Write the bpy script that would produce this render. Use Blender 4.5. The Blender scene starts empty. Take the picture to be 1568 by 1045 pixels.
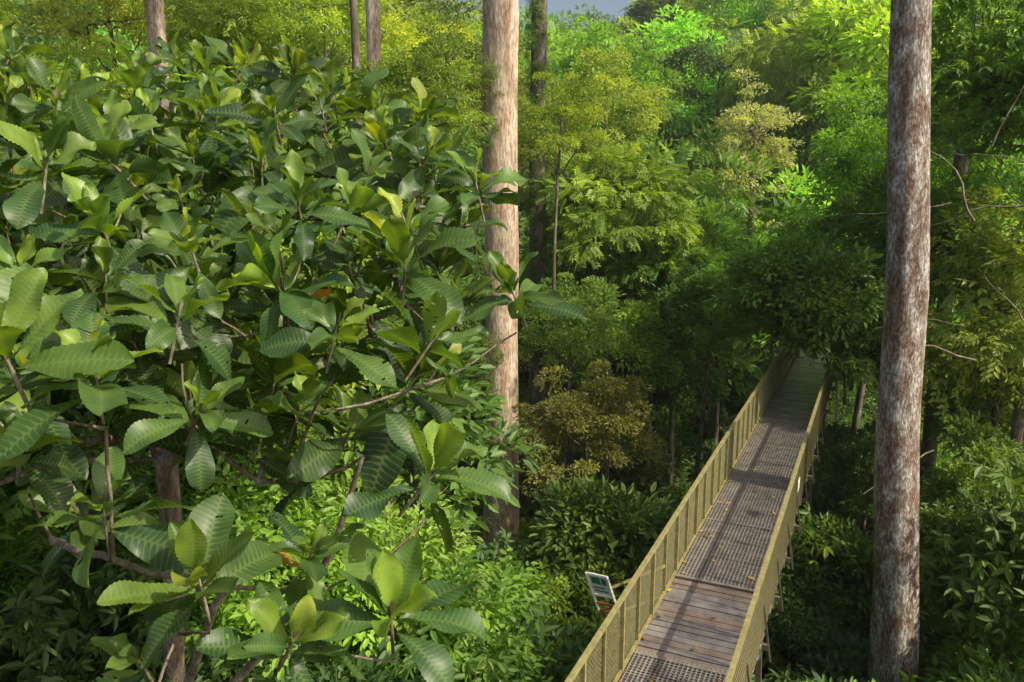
import bpy, math, random
import numpy as np
from mathutils import Vector, Matrix
random.seed(7); RNG=np.random.default_rng(7)
scene=bpy.context.scene
CAMZ=24.0
SUN_EL=math.radians(43); SUN_AZ=math.radians(121)   # azimuth clockwise from +Y
SD=Vector((math.sin(SUN_AZ)*math.cos(SUN_EL),math.cos(SUN_AZ)*math.cos(SUN_EL),math.sin(SUN_EL)))

# ------------------------------------------------------------ materials
def newmat(name):
    m=bpy.data.materials.new(name); m.use_nodes=True
    nt=m.node_tree; nt.nodes.clear()
    out=nt.nodes.new('ShaderNodeOutputMaterial')
    return m,nt,out
def N(nt,t,**kw):
    n=nt.nodes.new(t)
    for k,v in kw.items(): setattr(n,k,v)
    return n
def ramp(nt,stops,fac):
    r=N(nt,'ShaderNodeValToRGB'); e=r.color_ramp.elements
    while len(e)<len(stops): e.new(0.5)
    for i,(p,c) in enumerate(stops):
        e[i].position=p; e[i].color=(*c,1) if len(c)==3 else c
    nt.links.new(fac,r.inputs[0]); return r.outputs[0]
def mixc(nt,a,b,fac,mode='MIX'):
    m=N(nt,'ShaderNodeMix',data_type='RGBA',blend_type=mode)
    for s,v in ((m.inputs[0],fac),(m.inputs[6],a),(m.inputs[7],b)):
        if isinstance(v,bpy.types.NodeSocket): nt.links.new(v,s)
        elif isinstance(v,(int,float)): s.default_value=v
        else: s.default_value=(*v,1)
    return m.outputs[2]
def noise(nt,scale,detail=4,vec=None,rough=.55):
    n=N(nt,'ShaderNodeTexNoise'); n.inputs['Scale'].default_value=scale; n.inputs['Detail'].default_value=detail
    n.inputs['Roughness'].default_value=rough
    if vec: nt.links.new(vec,n.inputs['Vector'])
    return n.outputs[0]
def mapping(nt,sc,coord='Object'):
    tc=N(nt,'ShaderNodeTexCoord'); mp=N(nt,'ShaderNodeMapping'); mp.inputs['Scale'].default_value=sc
    nt.links.new(tc.outputs[coord],mp.inputs[0]); return mp.outputs[0]

def foliage_mat(name,rough=.5,trans=.42,tcol=(1.6,1.55,.4)):
    m,nt,out=newmat(name)
    oi=N(nt,'ShaderNodeObjectInfo'); at=N(nt,'ShaderNodeAttribute',attribute_name='rnd')
    var=ramp(nt,[(0,(.45,.56,.52)),(.5,(1,1,1)),(.86,(1.6,1.5,1.15)),(.97,(1.7,1.5,.9)),(1,(2.0,1.5,.9))],at.outputs['Fac'])
    col=mixc(nt,oi.outputs['Color'],var,1.0,'MULTIPLY')
    b=N(nt,'ShaderNodeBsdfPrincipled'); b.inputs['Roughness'].default_value=rough
    b.inputs['Specular IOR Level'].default_value=.45
    nt.links.new(col,b.inputs['Base Color'])
    t=N(nt,'ShaderNodeBsdfTranslucent'); nt.links.new(mixc(nt,col,tcol,1.0,'MULTIPLY'),t.inputs[0])
    mx=N(nt,'ShaderNodeMixShader'); mx.inputs[0].default_value=trans
    nt.links.new(b.outputs[0],mx.inputs[1]); nt.links.new(t.outputs[0],mx.inputs[2]); nt.links.new(mx.outputs[0],out.inputs[0])
    return m
def bigleaf_mat():
    m,nt,out=newmat('big_leaf')
    at=N(nt,'ShaderNodeAttribute',attribute_name='rnd'); vn=N(nt,'ShaderNodeAttribute',attribute_name='vein')
    ti=N(nt,'ShaderNodeAttribute',attribute_name='tint')
    base=ramp(nt,[(0,(.035,.085,.032)),(.35,(.065,.135,.038)),(.65,(.125,.215,.045)),(.9,(.23,.35,.05)),(.96,(.32,.38,.055)),(1,(.55,.24,.04))],at.outputs['Fac'])
    nz=noise(nt,4,5,mapping(nt,(1,1,1)),.65)
    base=mixc(nt,base,ramp(nt,[(.3,(.6,.68,.7)),(.7,(1.38,1.3,1.05))],nz),1,'MULTIPLY')
    tt=N(nt,'ShaderNodeCombineColor'); 
    for k in range(3): nt.links.new(ti.outputs['Fac'],tt.inputs[k])
    base=mixc(nt,base,tt.outputs[0],1,'MULTIPLY')
    v=ramp(nt,[(.76,(0,0,0)),(1,(1,1,1))],vn.outputs['Fac'])
    vm=N(nt,'ShaderNodeMath',operation='MULTIPLY'); nt.links.new(v,vm.inputs[0]); vm.inputs[1].default_value=.30
    col=mixc(nt,base,(.27,.35,.12),vm.outputs[0])
    b=N(nt,'ShaderNodeBsdfPrincipled'); b.inputs['Roughness'].default_value=.43
    b.inputs['Specular IOR Level'].default_value=.5
    nt.links.new(col,b.inputs['Base Color'])
    t=N(nt,'ShaderNodeBsdfTranslucent'); nt.links.new(mixc(nt,col,(2.1,1.95,.35),1,'MULTIPLY'),t.inputs[0])
    mx=N(nt,'ShaderNodeMixShader'); mx.inputs[0].default_value=.38
    nt.links.new(b.outputs[0],mx.inputs[1]); nt.links.new(t.outputs[0],mx.inputs[2]); nt.links.new(mx.outputs[0],out.inputs[0])
    return m
def bark_mat(name,cols,sc=(3,3,.8),bump=.4,moss=0,s2=9,c2s=(.5,1.1,1.4)):
    m,nt,out=newmat(name)
    vec=mapping(nt,sc); n1=noise(nt,1.6,6,vec,.65); n2=noise(nt,s2,5,vec,.7)
    c1=ramp(nt,[(.32,cols[0]),(.47,cols[1]),(.56,cols[2]),(.68,cols[3])],n1)
    c2=ramp(nt,[(.40,(c2s[0],)*3),(.53,(c2s[1],)*3),(.62,(c2s[2],)*3)],n2)
    col=mixc(nt,c1,c2,.85,'MULTIPLY')
    if moss: 
        n3=noise(nt,1.1,4,mapping(nt,(1.3,1.3,.6)))
        col=mixc(nt,col,(.09,.10,.04),ramp(nt,[(.5,(0,0,0)),(.62,(moss,)*3)],n3))
    b=N(nt,'ShaderNodeBsdfPrincipled'); b.inputs['Roughness'].default_value=.85; b.inputs['Specular IOR Level'].default_value=.2
    nt.links.new(col,b.inputs['Base Color'])
    bp=N(nt,'ShaderNodeBump'); bp.inputs['Strength'].default_value=bump; bp.inputs['Distance'].default_value=.04
    nt.links.new(n2,bp.inputs['Height']); nt.links.new(bp.outputs[0],b.inputs['Normal'])
    nt.links.new(b.outputs[0],out.inputs[0]); return m
def simple_mat(name,c1,c2,scale=6,rough=.6,metal=0,sc=(1,1,1),bump=.15):
    m,nt,out=newmat(name); vec=mapping(nt,sc)
    n=noise(nt,scale,6,vec,.65); col=ramp(nt,[(.35,c1),(.65,c2)],n)
    b=N(nt,'ShaderNodeBsdfPrincipled'); b.inputs['Roughness'].default_value=rough; b.inputs['Metallic'].default_value=metal
    nt.links.new(col,b.inputs['Base Color'])
    bp=N(nt,'ShaderNodeBump'); bp.inputs['Strength'].default_value=bump; bp.inputs['Distance'].default_value=.01
    nt.links.new(n,bp.inputs['Height']); nt.links.new(bp.outputs[0],b.inputs['Normal'])
    nt.links.new(b.outputs[0],out.inputs[0]); return m
M_leaf=foliage_mat('foliage')
M_big=bigleaf_mat()
M_bark=bark_mat('bark_brown',[(.07,.055,.04),(.13,.105,.08),(.2,.17,.14),(.3,.27,.23)],moss=.5)
M_barkpale=bark_mat('bark_pale',[(.16,.12,.08),(.28,.23,.17),(.36,.31,.25),(.45,.41,.34)])
M_twig=bark_mat('bark_twig',[(.12,.09,.065),(.19,.15,.11),(.27,.23,.18),(.38,.34,.29)],moss=.3)
M_barkgrey=bark_mat('bark_grey_mottled',[(.16,.095,.07),(.24,.18,.145),(.36,.325,.295),(.54,.51,.48)],sc=(3.0,3.0,1.2),bump=1.0,s2=8,c2s=(.38,1.0,1.8))
M_barkpink=bark_mat('bark_peeling_pink',[(.28,.17,.12),(.45,.34,.25),(.55,.45,.35),(.62,.54,.46)],sc=(2.2,2.2,.5),bump=.4,moss=.3)
M_rail=simple_mat('olive_yellow_paint',(.19,.17,.07),(.34,.30,.12),9,.55)
M_wire=simple_mat('olive_wire',(.18,.17,.08),(.29,.26,.13),9,.55)
M_steel=simple_mat('dark_steel',(.07,.065,.045),(.14,.12,.07),7,.6)
M_wood=simple_mat('weathered_planks',(.10,.088,.088),(.26,.235,.225),3,.45,sc=(1,1,1),bump=.3)
M_wood2=simple_mat('weathered_planks_brown',(.12,.09,.07),(.25,.20,.17),3,.5,bump=.3)
M_grate=simple_mat('steel_grating',(.17,.155,.14),(.32,.29,.26),6,.5,.1)
M_soil=simple_mat('leaf_litter',(.03,.033,.015),(.09,.075,.04),1.2,.95)
M_white=simple_mat('sign_white',(.6,.62,.6),(.75,.76,.74),8,.5)
M_green=simple_mat('sign_green',(.02,.14,.09),(.03,.2,.13),8,.5)
M_red=simple_mat('sign_red_frame',(.3,.07,.04),(.4,.1,.06),8,.5)

# ------------------------------------------------------------ mesh builder
class MB:
    def __init__(s): s.v=[];s.f=[];s.m=[];s.sm=[]
    def beam(s,p0,p1,w,h,mi=0,up=Vector((0,0,1))):
        p0=Vector(p0);p1=Vector(p1);d=(p1-p0).normalized()
        x=d.cross(up)
        if x.length<1e-4: x=d.cross(Vector((1,0,0)))
        x.normalize(); y=x.cross(d).normalized(); b=len(s.v)
        for p in (p0,p1):
            for sx,sy in ((-1,-1),(1,-1),(1,1),(-1,1)): s.v.append(tuple(p+x*(sx*w/2)+y*(sy*h/2)))
        for q in ((0,1,2,3),(7,6,5,4),(4,5,1,0),(5,6,2,1),(6,7,3,2),(7,4,0,3)):
            s.f.append(tuple(b+i for i in q)); s.m.append(mi); s.sm.append(False)
    def tube(s,pts,rad,sides=8,mi=0,rough=0,rs=None,cap=True):
        pts=[Vector(p) for p in pts]; b=len(s.v); n=len(pts)
        ref=Vector((1,0.13,0.07))
        for i,p in enumerate(pts):
            d=(pts[min(i+1,n-1)]-pts[max(i-1,0)]).normalized()
            x=d.cross(ref)
            if x.length<.15: x=d.cross(Vector((0,1,0)))
            x.normalize(); y=d.cross(x).normalized()
            for k in range(sides):
                a=2*math.pi*k/sides; r=rad[i]
                if rough: r*=1+rough*(math.sin(3*a+p.z*.35)+.6*math.sin(5*a-p.z*.8+1)+.5*math.sin(2*a+p.z*1.7))
                s.v.append(tuple(p+x*(math.cos(a)*r)+y*(math.sin(a)*r)))
        for i in range(n-1):
            for k in range(sides):
                k2=(k+1)%sides
                s.f.append((b+i*sides+k,b+i*sides+k2,b+(i+1)*sides+k2,b+(i+1)*sides+k)); s.m.append(mi); s.sm.append(True)
    def quad(s,*p,mi=0):
        b=len(s.v); s.v+= [tuple(q) for q in p]; s.f.append(tuple(range(b,b+len(p)))); s.m.append(mi); s.sm.append(False)
def build_mesh(name,mats,v,f4,mi,smooth,attrs=None,poly=None):
    me=bpy.data.meshes.new(name)
    v=np.asarray(v,dtype=np.float32); f4=np.asarray(f4,dtype=np.int32)
    me.vertices.add(len(v)); me.vertices.foreach_set('co',v.ravel())
    me.loops.add(f4.size); me.loops.foreach_set('vertex_index',f4.ravel())
    me.polygons.add(len(f4)); me.polygons.foreach_set('loop_start',np.arange(0,f4.size,4,dtype=np.int32))
    try: me.polygons.foreach_set('loop_total',np.full(len(f4),4,dtype=np.int32))
    except Exception: pass
    me.polygons.foreach_set('material_index',np.asarray(mi,dtype=np.int32))
    me.polygons.foreach_set('use_smooth',np.asarray(smooth,dtype=bool))
    for k,a in (attrs or {}).items():
        at=me.attributes.new(k,'FLOAT','POINT'); at.data.foreach_set('value',np.asarray(a,dtype=np.float32))
    for m in mats: me.materials.append(m)
    me.update(calc_edges=True); me.validate(); return me
def mb_mesh(mb,name,mats): return build_mesh(name,mats,mb.v,mb.f,mb.m,mb.sm)
def obj(name,me,parent=None,loc=(0,0,0),rot=(0,0,0),sc=(1,1,1),color=None):
    o=bpy.data.objects.new(name,me); scene.collection.objects.link(o)
    o.location=loc; o.rotation_euler=rot; o.scale=sc if hasattr(sc,'__len__') else (sc,)*3
    if color is not None: o.color=(*color,1)
    if parent: o.parent=parent
    return o
def empty(name,loc=(0,0,0)):
    o=bpy.data.objects.new(name,None); scene.collection.objects.link(o); o.location=loc; o.empty_display_size=.2; return o

# ------------------------------------------------------------ skeleton
def skeleton(mb,trunk,trunk_r,tips,tip_r,sides=6,mi=0,rs=None,jit=.12,gap=0,first=None):
    rs=rs or random.Random(1)
    nodes=[Vector(p) for p in trunk]; par=[-1]+list(range(len(trunk)-1)); cnt=[0]*len(nodes); istr=[True]*len(nodes)
    base=nodes[len(trunk)//2 if len(trunk)>2 else 0]; top=nodes[-1]
    first=max(1,len(nodes)-4) if first is None else first
    tips=sorted([Vector(t) for t in tips],key=lambda t:min((t-n).length for n in nodes[first:]))
    for t in tips:
        best=None;bc=1e9
        for i in range(first,len(nodes)):
            n=nodes[i]; d=(t-n).length; c=d*(1.0+(.9 if n.z>t.z-.1*d else 0))+ .18*(0 if istr[i] else (n-base).length*.5)
            if c<bc: bc=c;best=i
        n=nodes[best]; d=t-n
        k=3 if d.length>1.2 else 2; prev=best
        for j in range(1,k+1):
            f=j/k; p=n+d*f
            if j<k: p+=Vector((rs.uniform(-1,1),rs.uniform(-1,1),rs.uniform(-.9,.3)))*d.length*jit
            nodes.append(p); par.append(prev); cnt.append(0); istr.append(False); prev=len(nodes)-1
        while prev>=0: cnt[prev]+=1; prev=par[prev]
    R=[0]*len(nodes); nt=len(trunk); 
    for i in range(len(nodes)):
        R[i]=tip_r*max(1,cnt[i])**.48
    for i in range(nt): R[i]=max(R[i] if i>=first else 0,trunk_r[i])
    mb.tube(nodes[:nt],R[:nt],max(sides,10),mi,rough=.03)
    for i in range(nt,len(nodes)):
        p=par[i]; rp=min(R[p],R[i]*1.35) 
        a=nodes[p]; b=nodes[i]; m=(a+b)/2+Vector((rs.uniform(-1,1),rs.uniform(-1,1),rs.uniform(-1,1)))*(b-a).length*.06
        mb.tube([a,m,b],[rp,(rp+R[i])/2,R[i]*.97],sides,mi)

# ------------------------------------------------------------ leaf templates
def leaflet(base=(0,0,0),ang=0,L=1,W=.42,pitch=0,fold=.10,curl=.15):
    P=np.array([(0,0,0),(.28,.5*W,fold*W),(.68,.42*W,fold*W-curl*.4),(1,0,-curl),(.68,-.42*W,fold*W-curl*.4),(.28,-.5*W,fold*W)],float)*L
    c,s=math.cos(pitch),math.sin(pitch); P=np.stack([P[:,0]*c-P[:,2]*s,P[:,1],P[:,0]*s+P[:,2]*c],1)
    c,s=math.cos(ang),math.sin(ang); P=np.stack([P[:,0]*c-P[:,1]*s,P[:,0]*s+P[:,1]*c,P[:,2]],1)
    return P+np.array(base)
T_single=[leaflet()]
T_pinn=[]
for i in range(1,6):
    x=i*.19; b=(x,0,-.22*x*x)
    for sd in (-1,1): T_pinn.append(leaflet(b,sd*1.05,.42,.36,-.25))
T_pinn.append(leaflet((.95,0,-.2),0,.36,.36,-.5))
T_whorl=[leaflet((0,0,0),k*2*math.pi/6+.3*(k%2),.8,.34,-.15-.3*(k%3)) for k in range(6)]
T_twig=[leaflet((i*.22,0,0),(1 if i%2 else -1)*.8,.5,.42,-.2) for i in range(5)]
def unit(a): return a/np.maximum(np.linalg.norm(a,axis=1,keepdims=True),1e-6)
def tree_mesh(name,seed,R,nclump,cr,nleaf,tmpl,ls,trunk_len=0,trunk_r=.2,flat=.65,shell=.45,droop=.3,low=-.5,bark=None,tip_r=.012,updome=True,cvar=.35):
    rg=np.random.default_rng(seed); rs=random.Random(seed)
    C=[]
    ph=rg.uniform(0,6.28,6)
    while len(C)<nclump:
        d=rg.normal(size=3); d/=np.linalg.norm(d)
        if d[2]<low: continue
        az=math.atan2(d[1],d[0])
        k=1+.18*math.sin(2*az+ph[0])+.14*math.sin(3*az+ph[1]+2*d[2])+.12*math.sin(5*d[2]+ph[2]+az)
        r=(shell+(1-shell)*rg.random()**.5)*k
        C.append(d*r*np.array(R))
    C=np.array(C)
    n=nclump*nleaf
    ci=np.repeat(np.arange(nclump),nleaf); 
    csz=(1-cvar)+2*cvar*rg.random(nclump); cr_=cr*csz[ci][:,None]
    d=unit(rg.normal(size=(n,3)))
    if updome: d[:,2]=np.abs(d[:,2])*np.where(rg.random(n)<.78,1,-1)
    fl=np.array([1,1,flat])
    pos=C[ci]+d*cr_*(.45+.6*rg.random((n,1))**.7)*fl
    out=unit(C/np.array(R))[ci]
    ax=unit(d*.8+out*.5+rg.normal(size=(n,3))*.35+np.array([0,0,-droop]))
    nm=unit(np.array([0,0,.8])+d*.35+out*.25+rg.normal(size=(n,3))*.35)
    sd=unit(np.cross(nm,ax)); nm=np.cross(ax,sd)
    sc=(ls*(.6+.6*rg.random(n)))[:,None,None]
    T=np.concatenate(tmpl); nl=len(tmpl)
    V=pos[:,None,:]+sc*(T[None,:,0:1]*ax[:,None,:]+T[None,:,1:2]*sd[:,None,:]+T[None,:,2:3]*nm[:,None,:])
    V=V.reshape(-1,3)
    k=np.arange(n*nl)[:,None]*6
    F=np.concatenate([k+np.array([[0,5,4,3]]),k+np.array([[0,3,2,1]])])
    cl=rg.random(nclump)
    rnd=np.clip(.45*rg.random(n)+.55*cl[ci]+ .0,0,.9); odd=rg.random(n)<.015; rnd[odd]=rg.uniform(.93,1,odd.sum())
    A=np.repeat(rnd,nl*6)
    mb=MB(); 
    if trunk_len>0:
        w=rs.uniform(-.4,.4); w2=rs.uniform(-.4,.4)
        tr=[(w*math.sin(t*3),w2*math.sin(t*2.3),-trunk_len+(trunk_len+R[2]*.35)*t) for t in np.linspace(0,1,9)]
        tr=[(x-tr[-3][0],y-tr[-3][1],z) for x,y,z in tr]
        rr=[trunk_r*(1-.55*t)+(trunk_r*.35 if t==0 else 0) for t in np.linspace(0,1,9)]; rr[-1]*=.5
        tips=C if len(C)<=90 else C[:90]
        skeleton(mb,tr,rr,[tuple(c) for c in tips],tip_r,5,1,rs)
    else:
        skeleton(mb,[(0,0,-R[2]*1.3),(0,0,-R[2]*.7),(0.05,0,-R[2]*.35)],[.05,.045,.03],[tuple(c) for c in C[:40]],tip_r,4,1,rs)
    nv=len(V)
    bv=np.array(mb.v); bf=np.array(mb.f)+nv
    V=np.concatenate([V,bv]); F2=np.concatenate([F,bf])
    mi=np.concatenate([np.zeros(len(F)),np.ones(len(bf))]); smt=np.concatenate([np.zeros(len(F),bool),np.ones(len(bf),bool)])
    A=np.concatenate([A,np.zeros(len(bv))])
    return build_mesh(name,[M_leaf,bark or M_bark],V,F2,mi,smt,{'rnd':A})

V={}
V['round']=tree_mesh('crown_round',1,(4,4,3.2),80,.95,190,T_single,.30,14,.2)
V['round2']=tree_mesh('crown_round_b',2,(3.6,4.2,4.2),80,.9,180,T_single,.26,14,.2,droop=.5)
V['fine']=tree_mesh('crown_fine',3,(3,3,3.6),110,.62,150,T_single,.18,14,.14,flat=.55,shell=.3,droop=.15)
V['pinn']=tree_mesh('crown_pinnate',4,(4,4,2.8),75,.9,45,T_pinn,.62,14,.2,flat=.5,droop=.55)
V['whorl']=tree_mesh('crown_whorl',5,(3.6,3.6,3.6),80,.85,60,T_whorl,.30,14,.18,droop=.2)
V['sparse']=tree_mesh('crown_sparse',6,(2.6,2.6,4.6),85,.6,110,T_single,.20,14,.2,flat=.45,shell=.3,bark=M_barkpale,tip_r=.022,low=-.9)
V['twig']=tree_mesh('crown_twiggy',8,(3,3,3),85,.75,50,T_twig,.42,14,.14,droop=.5,shell=.25,low=-.9)
V['top']=tree_mesh('crown_top',18,(4,4,3),50,.95,60,T_single,.42,4,.2)
V['f1']=tree_mesh('far_crown_a',21,(4.2,4.2,3.6),70,.95,110,T_single,.38,9,.22,low=-.2,shell=.8,flat=.6)
V['f2']=tree_mesh('far_crown_b',22,(3.8,3.8,4.6),65,1.0,105,T_single,.36,9,.22,low=-.3,shell=.75,droop=.6,flat=.6)
V['f3']=tree_mesh('far_crown_c',23,(4.4,4.4,3.0),60,1.05,26,T_pinn,.85,9,.22,low=-.2,shell=.7,droop=.7)
V['f4']=tree_mesh('far_crown_d',24,(3.4,3.4,4.0),90,.65,85,T_single,.28,9,.2,low=-.4,shell=.6)
V['bush']=tree_mesh('bush_a',9,(1.6,1.6,1.3),34,.55,90,T_single,.24,0,low=-.3,tip_r=.006)
V['bush2']=tree_mesh('bush_b',10,(1.5,1.5,1.5),30,.6,30,T_whorl,.30,0,low=-.3,tip_r=.006)
V['bush3']=tree_mesh('bush_c',11,(1.5,1.5,1.3),30,.6,22,T_pinn,.5,0,low=-.3,tip_r=.006,droop=.5)
V['busht']=tree_mesh('bush_twiggy',13,(1.6,1.6,1.6),40,.5,34,T_twig,.36,0,low=-.5,tip_r=.006,droop=.3,shell=.25)
V['bushf']=tree_mesh('bush_fine',12,(1.5,1.5,1.7),45,.42,90,T_single,.14,0,low=-.5,tip_r=.006)

# ------------------------------------------------------------ terrain
def sm(a,b,x): 
    t=min(1,max(0,(x-a)/(b-a))); return t*t*(3-2*t)
def ground(x,y):
    g=11.5-3*sm(18,30,y)*(1-sm(34,50,y)*1)
    g+=21*sm(36,150,y)+ (7*sm(36,110,y)*sm(8,45,x))
    g+=1.0*math.sin(x*.13+1)*math.cos(y*.11)+.5*math.sin(x*.41)*math.sin(y*.37)
    return g
xs=np.concatenate([np.linspace(-1500,-160,12),np.linspace(-140,140,90),np.linspace(160,1500,12)])
ys=np.concatenate([np.linspace(-400,-20,8),np.linspace(-10,180,70),np.linspace(200,2500,14)])
gv=[(x,y,ground(x,y)) for y in ys for x in xs]; nx=len(xs)
gf=[(j*nx+i,j*nx+i+1,(j+1)*nx+i+1,(j+1)*nx+i) for j in range(len(ys)-1) for i in range(nx-1)]
obj('forest_floor_terrain',build_mesh('terrain',[M_soil],gv,gf,[0]*len(gf),[True]*len(gf)))

# ------------------------------------------------------------ colours
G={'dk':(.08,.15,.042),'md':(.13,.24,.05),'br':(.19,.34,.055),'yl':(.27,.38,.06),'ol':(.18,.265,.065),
   'pale':(.46,.46,.28),'bl':(.105,.19,.08),'au':(.19,.225,.055),'gl':(.38,.46,.075)}  # last tone has backlit glow put into the leaf colour
def jitc(c,a=.18): 
    k=1+random.uniform(-a,a); return tuple(max(0,q*k*(1+random.uniform(-.08,.08))) for q in c)
# ------------------------------------------------------------ distant forest
df=empty('distant_forest')
kinds=['f1','f2','f3','f4','f1','f2']
cols=['md','md','br','yl','bl','ol','dk','br']
y=43.0; cnt=0
while y<150:
    step=5.6+y*.03
    x=-.70*y-4+random.uniform(0,step)
    while x<.70*y+4:
        xx=x+random.uniform(-1.5,1.5); yy=y+random.uniform(-2,2)
        s=random.uniform(.75,1.4)*(1+.004*y)
        h=random.uniform(5.5,11.5)*(1 if random.random()<.85 else 1.45)*(1+.003*y)
        if yy<62 and -2<xx<24: h=random.uniform(5,8)
        a=xx/yy; gz=ground(xx,yy); z=gz+h; top=z+3.6*s
        lim=.165 if -.09<a<.2 else (.26 if a<.3 else .24)
        if top>CAMZ+lim*yy: z=CAMZ+lim*yy-3.6*s
        if z<gz+1.5: x+=step; continue
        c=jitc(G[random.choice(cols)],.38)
        c=tuple(q*1.4 for q in c)  # far crowns lightened: haze and brightness put into leaf colour
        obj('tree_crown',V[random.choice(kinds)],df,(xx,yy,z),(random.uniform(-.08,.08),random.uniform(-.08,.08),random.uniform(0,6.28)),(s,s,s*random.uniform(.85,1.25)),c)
        cnt+=1; x+=step*random.uniform(.85,1.2)
    y+=step*.95
print('distant',cnt)

# ------------------------------------------------------------ mid-distance individual trees
def T(name,kind,x,y,z,s,c,zs=1,a=.12):
    return obj(name,V[kind],None,(x,y,z),(random.uniform(-.06,.06),random.uniform(-.06,.06),random.uniform(0,6.28)),(s,s,s*zs),jitc(G[c] if isinstance(c,str) else c,a))
T('fine_leaved_tree','fine',-2.5,22.5,26.2,.6,'ol')
T('fine_leaved_tree','fine',1.5,26.0,25.6,.5,'yl')
T('bright_green_tree','pinn',4.1,32,22.4,.78,'yl')
T('bright_green_tree','pinn',6.8,34,20.4,.75,'br')
T('bright_green_tree','round',3.2,30,18.2,.62,'br')
T('bright_green_tree','round',9.5,37,19.8,.72,'br')
T('yellow_crown_tree','round2',5.8,50,28.0,.85,'yl',1.0)
T('yellow_crown_tree','fine',1.5,46,26.5,.9,'ol',1.1)
T('pale_olive_tree','sparse',13.4,45,25.4,.95,'pale',1.0,.02)
T('drooping_green_tree','f3',21.5,60,31.2,1.05,'yl',1.4)
T('dark_dome_tree','f1',27,72,36.0,1.1,'md')
T('dark_dome_tree','f1',16.5,66,31.0,1.0,'bl')
T('dark_dome_tree','f2',9,62,29.5,.9,'br')
wt=T('walkway_tree','round',11.6,24.6,21.6,.74,'md')
T('walkway_tree','whorl',7.0,27.5,19.6,.5,'md')
T('walkway_tree','whorl',11.9,22.3,22.2,.55,'md')
T('walkway_tree','round2',14.4,31,24,.8,'br')
T('right_bank_tree','whorl',12.8,19,26.2,.9,'md')
T('right_bank_tree','round2',17.5,25,27,1.0,'md')
T('right_bank_tree','twig',12.8,20.5,20.7,.9,'yl')
T('right_bank_tree','round',15.5,22,17.5,.9,'br')
T('right_bank_tree','whorl',11.0,17,16.0,.66,'md')
T('right_bank_tree','round',10.2,14.4,13.4,.45,'md')
T('right_bank_tree','whorl',9.9,21,15.6,.5,'md')
T('bronze_leaved_tree','fine',2.1,22,16.9,.62,'au',.95)
T('bronze_leaved_tree','fine',2.0,26,19.2,.55,'ol',.95)
T('valley_tree','round',6.3,35,16.4,.85,'dk')
T('valley_tree','round2',2.5,36,19,.8,'md')
T('valley_tree','whorl',-4,30,20,.9,'md')
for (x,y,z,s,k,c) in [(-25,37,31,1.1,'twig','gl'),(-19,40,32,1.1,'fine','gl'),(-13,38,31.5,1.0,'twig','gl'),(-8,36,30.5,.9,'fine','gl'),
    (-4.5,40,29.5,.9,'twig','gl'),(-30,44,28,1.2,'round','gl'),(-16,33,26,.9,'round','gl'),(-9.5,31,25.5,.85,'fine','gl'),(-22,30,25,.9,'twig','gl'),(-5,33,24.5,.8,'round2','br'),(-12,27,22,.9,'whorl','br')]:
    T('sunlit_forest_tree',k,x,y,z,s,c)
mbb=MB(); bl=Vector((11.6,24.6,20.5))
def keep(o): o.parent=wt; o.matrix_parent_inverse=Matrix.LocRotScale(wt.location,wt.rotation_euler,wt.scale).inverted()
for (x,y,z,s) in [(8.25,21.9,20.0,.95),(9.2,21.6,19.8,.9),(7.5,22.6,20.5,.85),(8.8,22.6,21.0,1.0),(9.9,22.3,20.2,1.0),(9.9,20.8,19.2,.85),(7.3,21.6,21.2,.8),(8.4,20.8,21.0,.8)]:
    p=Vector((x,y,z)); mbb.tube([bl,(bl+p)/2+Vector((0,0,.5)),p],[.07,.045,.02],6,0)
    for k in range(5): 
        q=p+Vector((random.uniform(-1,1),random.uniform(-1,1),random.uniform(-.3,.9)))*s; mbb.tube([p,(p+q)/2,q],[.018,.012,.005],5,0)
    keep(obj('hanging_bough_foliage',V['bush2' if x>9 else 'bush'],None,(x,y,z),(random.uniform(-.3,.3),random.uniform(-.3,.3),random.uniform(0,6)),s,jitc(G['md'])))
keep(obj('hanging_boughs',mb_mesh(mbb,'hanging_boughs',[M_twig])))

# ------------------------------------------------------------ undergrowth
ug=empty('undergrowth')
d=Vector((.419,.908,0)); nrm=Vector((-.908,.419,0))
def wcoord(x,y): p=Vector((x,y,0)); return p.dot(d),p.dot(nrm)
def clear(x,y,z,r,top):
    s_,w_=wcoord(x,y)
    if -.2-r<w_<4.6+r*.6 and s_<30 and z+top>15.9: z=15.4-top
    if abs(x+.2)<.9+r*.8 and y<24 and z+top>24-.5*y-.3: z=24-.5*y-.3-top
    if abs(x-.54*y)<.9+r*.8 and y<15.6 and z+top>24-.72*y-.3: z=24-.72*y-.3-top
    return z
bk=['bush','bush2','busht','bushf','bush','bush3']
c2=['md','md','br','dk','ol','yl','br']
y=7.0; cnt=0
while y<44:
    x=-.66*y-2
    while x<.66*y+3:
        xx=x+random.uniform(-.7,.7); yy=y+random.uniform(-.7,.7)
        sc=random.uniform(.8,1.35); z=ground(xx,yy)+random.uniform(.8,3.0)
        z=clear(xx,yy,z,1.5*sc,1.5*sc)
        s_,w_=wcoord(xx,yy)
        cc=random.choice(['dk','md','dk','bl','md'] if (xx<0 and yy<12) or (-1<w_<7) else c2)  # darker greens below walkway and big tree: shade put into bush colour
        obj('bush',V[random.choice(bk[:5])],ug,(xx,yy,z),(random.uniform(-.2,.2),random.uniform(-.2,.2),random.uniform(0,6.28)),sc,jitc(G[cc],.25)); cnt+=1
        x+=2.2*random.uniform(.85,1.2)
    y+=2.1
print('bush',cnt)
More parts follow.
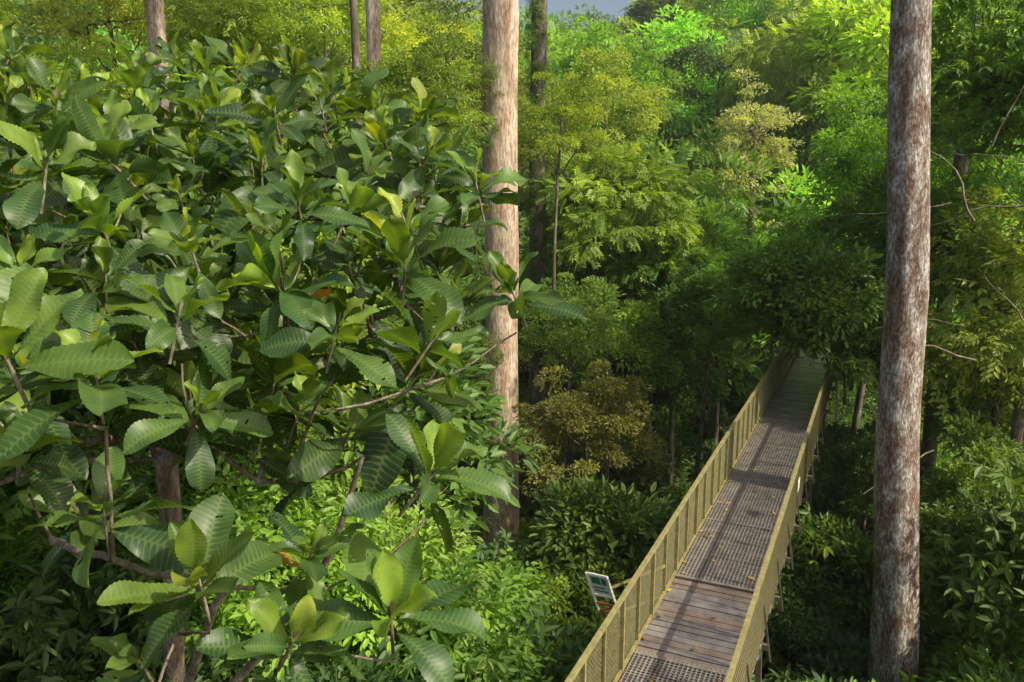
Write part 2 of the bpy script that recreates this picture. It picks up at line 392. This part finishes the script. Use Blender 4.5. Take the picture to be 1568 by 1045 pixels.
for (x,y,z,s,k,c) in [(-6,13,18.4,1.3,'busht','md'),(-4.3,12.4,17.2,1.2,'busht','br'),(-3,13.5,17.0,1.2,'bushf','br'),(-1.8,13,16.2,1.2,'busht','br'),
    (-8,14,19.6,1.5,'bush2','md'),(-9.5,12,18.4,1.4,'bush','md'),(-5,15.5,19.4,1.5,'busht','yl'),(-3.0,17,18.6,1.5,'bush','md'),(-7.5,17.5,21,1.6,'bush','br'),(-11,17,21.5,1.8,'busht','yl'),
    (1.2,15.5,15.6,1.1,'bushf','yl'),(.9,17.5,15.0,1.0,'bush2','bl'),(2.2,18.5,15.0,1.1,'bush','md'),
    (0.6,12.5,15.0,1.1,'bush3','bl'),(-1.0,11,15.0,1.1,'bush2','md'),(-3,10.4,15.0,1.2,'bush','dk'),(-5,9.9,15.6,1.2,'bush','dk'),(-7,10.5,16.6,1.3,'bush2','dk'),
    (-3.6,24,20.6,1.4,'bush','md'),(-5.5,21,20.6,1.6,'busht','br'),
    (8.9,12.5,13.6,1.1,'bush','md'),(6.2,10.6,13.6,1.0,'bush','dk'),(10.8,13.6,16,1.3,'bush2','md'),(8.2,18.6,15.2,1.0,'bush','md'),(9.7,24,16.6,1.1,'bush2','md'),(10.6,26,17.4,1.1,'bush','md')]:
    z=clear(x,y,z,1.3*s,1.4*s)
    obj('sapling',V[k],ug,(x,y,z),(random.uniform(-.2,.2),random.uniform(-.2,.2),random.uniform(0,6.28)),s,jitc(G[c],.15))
mb=MB(); rl=random.Random(4)
for i in range(30):
    y0=rl.uniform(15.5,20); x0=y0*rl.uniform(.54,.68); z0=rl.uniform(14,25); p=Vector((x0,y0,z0)); P=[p]; dr=Vector((rl.uniform(-1,1),rl.uniform(-.3,.3),rl.uniform(-.6,.5))).normalized()
    for k in range(7): dr=(dr+Vector((rl.uniform(-.3,.3),rl.uniform(-.2,.2),rl.uniform(-.35,.2)))).normalized(); p=p+dr*rl.uniform(.2,.4); P.append(p)
    r0=rl.uniform(.012,.03); mb.tube(P,[r0*(1-.1*k) for k in range(8)],5,0)
obj('lianas',mb_mesh(mb,'lianas',[M_twig]),ug)

# ------------------------------------------------------------ hero trunks
def trunk(name,pts,rad,mat,sides=28,rough=.035):
    P=[];R=[]
    for i in range(len(pts)-1):
        for k in range(10):
            t=k/10; P.append(Vector(pts[i]).lerp(Vector(pts[i+1]),t)); R.append(rad[i]*(1-t)+rad[i+1]*t)
    P.append(Vector(pts[-1]));R.append(rad[-1])
    for i,p in enumerate(P): p.x+=.02*math.sin(p.z*.9+i*.01); p.y+=.02*math.cos(p.z*.7)
    mb=MB(); mb.tube(P,R,sides,0,rough=rough)
    return obj(name,mb_mesh(mb,name,[mat]))
rt=trunk('grey_trunk_tree',[(8.25,15,9),(7.98,15,13.8),(7.6,15.0,19),(7.45,15.0,22),(7.1,15.0,27),(6.6,15.1,36),(6.3,15.1,44)],[.60,.47,.39,.37,.335,.31,.26],M_barkgrey)
ct=trunk('pale_trunk_tree',[(-.35,24,9),(-.33,24,15),(-.33,24,20),(-.33,24,27),(-.33,24,34),(-.3,24,46)],[.66,.53,.50,.52,.48,.38],M_barkpink)
t2=trunk('slender_trunk_tree',[(-4.3,26,10),(-4.4,26,20),(-4.3,26,27),(-4.3,26,42)],[.34,.26,.22,.18],M_barkpink,16)
t3=trunk('slender_trunk_tree',[(-12.5,30,10),(-12.6,30,22),(-12.5,30,44)],[.26,.2,.16],M_barkpink,16)
t4=trunk('slender_trunk_tree',[(-13.4,32,10),(-13.6,32,22),(-13.9,32,44)],[.26,.18,.15],M_barkpale,16)
t5=trunk('slender_trunk_tree',[(-5.6,30,10),(-5.6,30,28),(-5.8,30,44)],[.26,.15,.12],M_bark,12)
t7=trunk('vine_covered_trunk_tree',[(1.1,32,10),(1.0,32,24),(1.1,32,44)],[.40,.32,.26],M_bark,14)
t8=trunk('slender_trunk_tree',[(14.2,26,10),(14.3,26,24),(14.3,26,40)],[.28,.22,.18],M_bark,12)
for tr,(x,y,z),k,s,c in ((rt,(6.3,15.1,46),'top',1.0,'md'),(ct,(-.3,24,47),'top',1.1,'md'),(t2,(-4.3,26,43),'top',.7,'ol'),(t3,(-12.5,30,45),'top',.9,'ol'),(t4,(-13.9,32,45),'top',.8,'ol'),
    (t5,(-5.8,30,45),'top',.7,'ol'),(t7,(1.1,32,45),'top',.7,'ol'),(t8,(14.3,26,41),'top',.7,'md')):
    obj('crown',V[k],tr,(x,y,z),(0,0,random.uniform(0,6)),s,jitc(G[c]))
for z in np.arange(19,33,1.1): obj('vine_foliage',V['bushf'],t7,(1.05+random.uniform(-.2,.2),31.9,z),(0,0,z),(.3,.3,.5),jitc(G['md']))
for z in (16.2,17.9,25.4): obj('epiphyte_foliage',V['bushf'],ct,(-.75+random.uniform(-.15,.1),23.7,z),(0,0,z),(.26,.26,.36),jitc(G['ol']))
for (x,z,s) in ((-.85,26.8,.36),(-.8,19.0,.36)): obj('side_spray',V['bushf'],ct,(x,23.3,z),(0,0,z*3),(s,s,s*1.1),jitc(G['ol']))

# ------------------------------------------------------------ big-leaved tree
def big_leaf(L,W,bend,fold,rg,holes):
    n=34; cols=[-1,-.72,-.4,0,.4,.72,1]; vs=[];vein=[]
    ph=rg.uniform(0,6.28,3); wav=rg.uniform(.015,.05); tw=rg.normal()*.4
    for i in range(n+1):
        t=min(i/n,.998); w=W*3.15*(t+.004)**1.0*(1-t)**.82
        for c in cols:
            a=abs(c); x=t*L+a*w*.38*(1-t**2)
            y=c*w; z=(.0058 if i%2 else -.0058)*(a**.4 if a else 0)*min(1,w/W*1.3)*(1 if t<.95 else 0)
            z+=a*w*fold+ wav*math.sin(t*9+(ph[0] if c>0 else ph[1]))*a*a+ tw*t*y
            vs.append((x,y,z)); vein.append(1 if c==0 else (1.0 if i%2 else 0))
    vs=np.array(vs)
    th=bend*vs[:,0]/L; r=L/bend if abs(bend)>1e-3 else 1e6
    x=np.sin(th)*r; z=-(1-np.cos(th))*r
    vs=np.stack([x+np.sin(th)*vs[:,2],vs[:,1],z+np.cos(th)*vs[:,2]],1)
    m=len(cols); F=[]
    for i in range(n):
        for k in range(m-1):
            if holes and rg.random()<holes and i>3: continue
            F.append((i*m+k,(i+1)*m+k,(i+1)*m+k+1,i*m+k+1))
    return vs,np.array(F),np.array(vein)
def rosette(seed,nl=12,L0=.56,orange=False):
    rg=np.random.default_rng(seed); Vs=[];Fs=[];A=[];B=[];MI=[];off=0
    for i in range(nl):
        f=i/(nl-1)
        L=L0*(1-.42*f**1.5)*rg.uniform(.72,1.18); W=L*rg.uniform(.19,.25)
        bend=rg.uniform(.3,1.3)*(1-.6*f); vs,F,vn=big_leaf(L,W,bend,.13+.27*f,rg,.035 if (rg.random()<.3 and f<.7) else 0)
        roll=rg.normal()*.36; c,s=math.cos(roll),math.sin(roll)
        vs=np.stack([vs[:,0]+.05,vs[:,1]*c-vs[:,2]*s,vs[:,1]*s+vs[:,2]*c],1)
        el=math.radians(-8+80*f**1.0+rg.normal()*15); c,s=math.cos(el),math.sin(el)
        vs=np.stack([vs[:,0]*c-vs[:,2]*s,vs[:,1],vs[:,0]*s+vs[:,2]*c],1)
        az=i*2.39996+rg.normal()*.35; c,s=math.cos(az),math.sin(az)
        vs=np.stack([vs[:,0]*c-vs[:,1]*s,vs[:,0]*s+vs[:,1]*c,vs[:,2]+.2*f-.06],1)
        Vs.append(vs);Fs.append(F+off);off+=len(vs)
        r=.12+.62*f+rg.normal()*.18; r=float(np.clip(r,.02,.94)); 
        if orange and i==0: r=1
        A.append(np.full(len(vs),r)); B.append(vn); MI.append(np.zeros(len(F)))
    mb=MB(); mb.tube([(0,0,-.35),(0,0,-.1),(0,0,.16)],[.014,.017,.01],7,1)
    for i in range(3): mb.tube([(0,0,.1),(.01*i,.01,.22),(.015*i-.01,.015,.32)],[.012,.01,.002],5,1)
    Vs.append(np.array(mb.v));Fs.append(np.array(mb.f)+off);A.append(np.full(len(mb.v),.5));B.append(np.zeros(len(mb.v)));MI.append(np.ones(len(mb.f)))
    return np.concatenate(Vs),np.concatenate(Fs),np.concatenate(A),np.concatenate(B),np.concatenate(MI)
rr=random.Random(5)
RS=[rosette(100+i,rr.choice([9,10,11,12,13]),rr.choice([.72,.82,.92])) for i in range(20)]
RSo=rosette(300,12,.72,True)
hand=[(-2.68,5,22.73),(-1.94,4.6,21.49),(-1.52,5.5,21.26),(-.67,5.8,21.75),(-1.42,6.2,22.79),(-.76,6.8,22.58),(.04,7.2,22.97),(-.86,5.2,20.9),(-2.83,5.2,21.7),
(-3.56,5.5,22.07),(-3.33,6.5,23.18),(-1.97,7.5,23.73),(-1.55,5.0,20.84),(-2.78,7,23.35),(-3.1,4.8,22.9),(-.35,8.5,23.9),(-.96,9,24.25),(-2.4,4.7,20.9),(-3.6,6.3,21.2),
(-2.6,6.3,22.1),(-1.9,6.8,22.0),(-1.0,7.4,23.2),(-3.9,6.2,22.4)]
pts=[(Vector(p),rr.uniform(.85,1.15)) for p in hand]
def surf(x,y): return 22.15+(y-5)*.52-.017*(y-5)**2+.38*math.sin(x*1.3+y)+.24*math.sin(x*2.3-y*1.7)+.06*(-x-3)
tries=0
while tries<12000 and len(pts)<215:
    tries+=1
    y=rr.uniform(6.3,14.0); x=rr.uniform(-.74*y-.8,-.05*y-.15)
    if x>-.5-.2*(y-9) and y>9: continue
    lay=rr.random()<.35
    if y<7.2 and x>-2.2: continue
    z=surf(x,y)+rr.uniform(-.35,.35)-(rr.uniform(.6,1.5) if lay else 0)
    p=Vector((x,y,z))
    if all((p-q[0]).length>.68 for q in pts): pts.append((p,rr.uniform(.55,.85) if lay else rr.uniform(.72,1.28)))  # under-layer rosettes get a darker tint, shade put into leaf colour
print('rosettes',len(pts))
blt=empty('big_leaved_tree')
mb=MB()
trk=[(-4.9,10.4,11),(-4.9,10.2,13.5),(-4.7,9.9,16),(-4.4,9.4,18.0),(-4.1,9.0,19.6),(-4.1,9.0,20.8)]
skeleton(mb,trk,[.16,.13,.11,.10,.09,.06],[tuple(p+Vector((0,.05,-.3))) for p,_ in pts],.0095,7,0,random.Random(3),jit=.1,first=3)
# low bare side limbs near the foot of the crown
for P,R in (([(-4.7,9.9,16),(-3.9,8.4,17.6),(-3.3,7.2,19.0),(-2.6,6.4,20.4),(-2.0,6.0,21.2)],[.07,.06,.05,.035,.02]),([(-4.9,10.2,13.5),(-4.2,8.0,16.5),(-3.6,6.6,18.6),(-3.1,5.6,20.2)],[.08,.06,.045,.02]),
    ([(-3.9,8.4,17.6),(-2.6,7.6,19.2),(-1.7,7.0,20.6),(-1.3,6.6,21.7)],[.05,.045,.035,.02])): mb.tube(P,R,8,0,rough=.04)
obj('trunk_and_limbs',mb_mesh(mb,'big_tree_wood',[M_twig]),blt)
AV=[];AF=[];AR=[];AB=[];AM=[];AT=[];off=0
for i,(p,tint) in enumerate(pts):
    tilt=rr.uniform(.05,.7); az=rr.gauss(-1.2,1.1)
    q=Vector((math.cos(az)*math.sin(tilt),math.sin(az)*math.sin(tilt),math.cos(tilt)))
    s=rr.uniform(.78,1.12)*(.84 if i<23 else .98)
    Mx=np.array((q.to_track_quat('Z','Y')@Matrix.Rotation(rr.uniform(0,6.28),3,'Z').to_quaternion()).to_matrix())*s
    v,f,a,b,m=RSo if i in (2,60) else RS[i%20]
    AV.append(v@Mx.T+np.array(p));AF.append(f+off);off+=len(v)
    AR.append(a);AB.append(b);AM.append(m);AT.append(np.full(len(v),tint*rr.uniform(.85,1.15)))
F=np.concatenate(AF)
obj('leaf_rosettes',build_mesh('leaf_rosettes',[M_big,M_twig],np.concatenate(AV),F,np.concatenate(AM),np.ones(len(F),bool),{'rnd':np.concatenate(AR),'vein':np.concatenate(AB),'tint':np.concatenate(AT)}),blt)

# ------------------------------------------------------------ canopy walkway
DZ=17.74; wr,wl=1.10,2.63
def WP(s,w,z): p=d*s+nrm*w; return Vector((p.x,p.y,z))
walk=empty('canopy_walkway')
S0,S1=3.0,40.0
mb=MB(); s=S0; i=0
while s<S1:
    wdt=.145; wood=(9.8<s<11.9) or s>21.9
    j=random.uniform(-.006,.006); mi=0 if random.random()<.6 else 1
    mb.beam(WP(s+wdt/2,wr-.02+random.uniform(-.02,.02),DZ+j),WP(s+wdt/2,wl+.02+random.uniform(-.02,.02),DZ+j+random.uniform(-.004,.004)),wdt-(.012 if wood else .03),.035,mi)
    s+=wdt+.004
obj('deck_planks',mb_mesh(mb,'deck_planks',[M_wood,M_wood2]),walk)
mb=MB()
for a,b in ((S0,9.7),(12.0,21.9)):
    q=a
    while q<b:
        mb.beam(WP(q,wr+.03,DZ+.04),WP(q,wl-.03,DZ+.04),.018,.012,0); q+=.06
    w=wr+.04
    while w<wl: 
        mb.beam(WP(a,w,DZ+.047),WP(b,w,DZ+.047),.018,.012,0); w+=.06
    q=a
    while q<=b+.01: mb.beam(WP(q,wr+.02,DZ+.05),WP(q,wl-.02,DZ+.05),.045,.02,0); q+=2.475 if b>12 else 2.2
obj('deck_grating',mb_mesh(mb,'deck_grating',[M_grate]),walk)
mb=MB()
for w in (wr+.1,wl-.1,(wr+wl)/2): mb.beam(WP(S0,w,DZ-.13),WP(S1,w,DZ-.13),.09,.18,0)
for s in np.arange(S0+.5,S1,1.5): mb.beam(WP(s,wr-.1,DZ-.26),WP(s,wl+.1,DZ-.26),.07,.08,0)
for s in (5.5,9.8,11.9,21.9,26.5,36):
    for w,o in ((wr+.15,-.2),(wl-.15,.2)):
        p=WP(s,w+o,DZ); mb.beam(WP(s,w,DZ-.3),(p.x,p.y,ground(p.x,p.y)-.5),.09,.09,0)
    for zz in (DZ-1.6,DZ-3.4): mb.beam(WP(s,wr+.1,zz),WP(s,wl-.1,zz),.05,.05,0)
    mb.beam(WP(s,wr+.15,DZ-.4),WP(s,wl-.1,DZ-3.3),.04,.04,0)
obj('support_frame',mb_mesh(mb,'support_frame',[M_steel]),walk)
for nm,w,sg in (('railing_right',wr,-1),('railing_left',wl,1)):
    mb=MB(); H=1.12
    mb.beam(WP(S0,w,DZ+H),WP(S1,w,DZ+H),.055,.05,0)
    mb.beam(WP(S0,w,DZ+.07),WP(S1,w,DZ+.07),.04,.04,0)
    k=0
    for s in np.arange(S0+.1,S1,.75):
        big=k%2==0
        mb.beam(WP(s,w,DZ-.22 if big else DZ+.05),WP(s,w,DZ+H-.02),.05 if big else .032,.05 if big else .032,0,up=d)
        if big: mb.beam(WP(s,w+sg*.16,DZ-.24),WP(s,w+sg*.03,DZ+.6),.025,.025,2,up=d)
        k+=1
    h=H-.12; z0=DZ+.09; sp=.068
    for s in np.arange(S0,S1-h,sp):
        mb.beam(WP(s,w+sg*.028,z0),WP(s+h,w+sg*.028,z0+h),.0055,.0055,1)
        mb.beam(WP(s+h,w+sg*.034,z0),WP(s,w+sg*.034,z0+h),.0055,.0055,1)
    obj(nm,mb_mesh(mb,nm,[M_rail,M_wire,M_steel]),walk)
mb=MB(); p=WP(15,wr-.06,DZ+.8); mb.beam(p-d*.15,p+d*.15,.012,.2,0,up=Vector((0,0,1)))
obj('rail_label',mb_mesh(mb,'rail_label',[M_white]),walk)
mb=MB()
for i in range(190):
    s=random.uniform(S0,28); w=random.uniform(wr+.05,wl-.05) if random.random()<.5 else random.choice([wr+.08,wl-.1])+random.uniform(-.04,.1)
    c=WP(s,w,DZ+.065+random.uniform(0,.01)); a=random.uniform(0,6.28); L=random.uniform(.04,.10)
    x=Vector((math.cos(a),math.sin(a),random.uniform(-.1,.1)))*L; yv=Vector((-math.sin(a),math.cos(a),random.uniform(-.1,.3)))*L*.4
    mb.quad(c-x,c-yv,c+x,c+yv,mi=random.choice([0,0,1]))
M_dl=simple_mat('dead_leaf_brown',(.16,.09,.04),(.28,.17,.07),8,.7); M_dl2=simple_mat('dead_leaf_yellow',(.4,.26,.04),(.5,.34,.08),8,.7)
obj('fallen_leaves',mb_mesh(mb,'fallen_leaves',[M_dl,M_dl2]),walk)
sg=empty('information_sign',(1.36,11.0,18.0))
r=Vector((.9,-.42,0)).normalized(); upv=Vector((-.30,-.15,.94)).normalized(); nn=r.cross(upv).normalized()
if nn.y>0: nn=-nn
mb=MB()
def plate(m,a0,a1,b0,b1,off,mi): m.quad(r*a0+upv*b0+nn*off,r*a1+upv*b0+nn*off,r*a1+upv*b1+nn*off,r*a0+upv*b1+nn*off,mi=mi)
plate(mb,-.15,.15,-.02,.34,.0,0); plate(mb,-.11,.03,.18,.31,.006,1); plate(mb,-.11,.11,.04,.065,.006,1); plate(mb,-.11,.07,.10,.125,.006,1); plate(mb,.05,.12,.18,.30,.006,1)
for a in (-.165,.165): mb.beam(r*a+upv*-.38,r*a+upv*.36,.028,.028,0)
for bb in (-.2,-.04,.355,-.37): mb.beam(r*-.165+upv*bb,r*.165+upv*bb,.024,.024,2 if bb<-.1 else 0)
mb.beam(r*-.165+upv*-.37,r*.165+upv*-.2,.02,.02,2)
mb.beam(r*.16+upv*-.3,Vector((.98,.3,-.2)),.03,.03,3); mb.beam(r*.16+upv*.15,Vector((.98,.3,.3)),.03,.03,3)
obj('sign_board',mb_mesh(mb,'sign_board',[M_white,M_green,M_red,M_rail]),sg)

# ------------------------------------------------------------ valley haze (real homogeneous air volume)
m,nt_,out_=newmat('humid_air'); vs_=N(nt_,'ShaderNodeVolumeScatter'); vs_.inputs['Density'].default_value=.0006; vs_.inputs['Anisotropy'].default_value=.1
vs_.inputs['Color'].default_value=(.98,.98,.90,1)
nt_.links.new(vs_.outputs[0],out_.inputs['Volume'])
mb=MB(); mb.beam((0,8,26),(0,230,26),420,58,0)
obj('valley_haze',mb_mesh(mb,'valley_haze',[m]))

# ------------------------------------------------------------ light, world, camera
w=bpy.data.worlds.new('World'); scene.world=w; w.use_nodes=True; nt=w.node_tree
bg=nt.nodes['Background']; sk=nt.nodes.new('ShaderNodeTexSky'); sk.sky_type='NISHITA'; sk.sun_disc=False
sk.sun_elevation=SUN_EL; sk.sun_rotation=SUN_AZ; sk.dust_density=5.0; sk.air_density=1.0; sk.ozone_density=.5
nt.links.new(sk.outputs[0],bg.inputs[0]); bg.inputs[1].default_value=.15
sl=bpy.data.lights.new('sun','SUN'); sl.energy=5.0; sl.angle=math.radians(.6); sl.color=(1,.89,.68)
so=bpy.data.objects.new('sun',sl); scene.collection.objects.link(so); so.rotation_euler=(-SD).to_track_quat('-Z','Y').to_euler(); so.location=(30,0,60)
cam=bpy.data.cameras.new('camera'); cam.lens=28; cam.sensor_width=36; cam.clip_end=5000
co=bpy.data.objects.new('camera',cam); scene.collection.objects.link(co); co.location=(0,0,CAMZ); co.rotation_euler=(math.radians(79),0,0)
scene.camera=co
scene.view_settings.view_transform='Standard'; scene.view_settings.look='None'; scene.view_settings.exposure=0
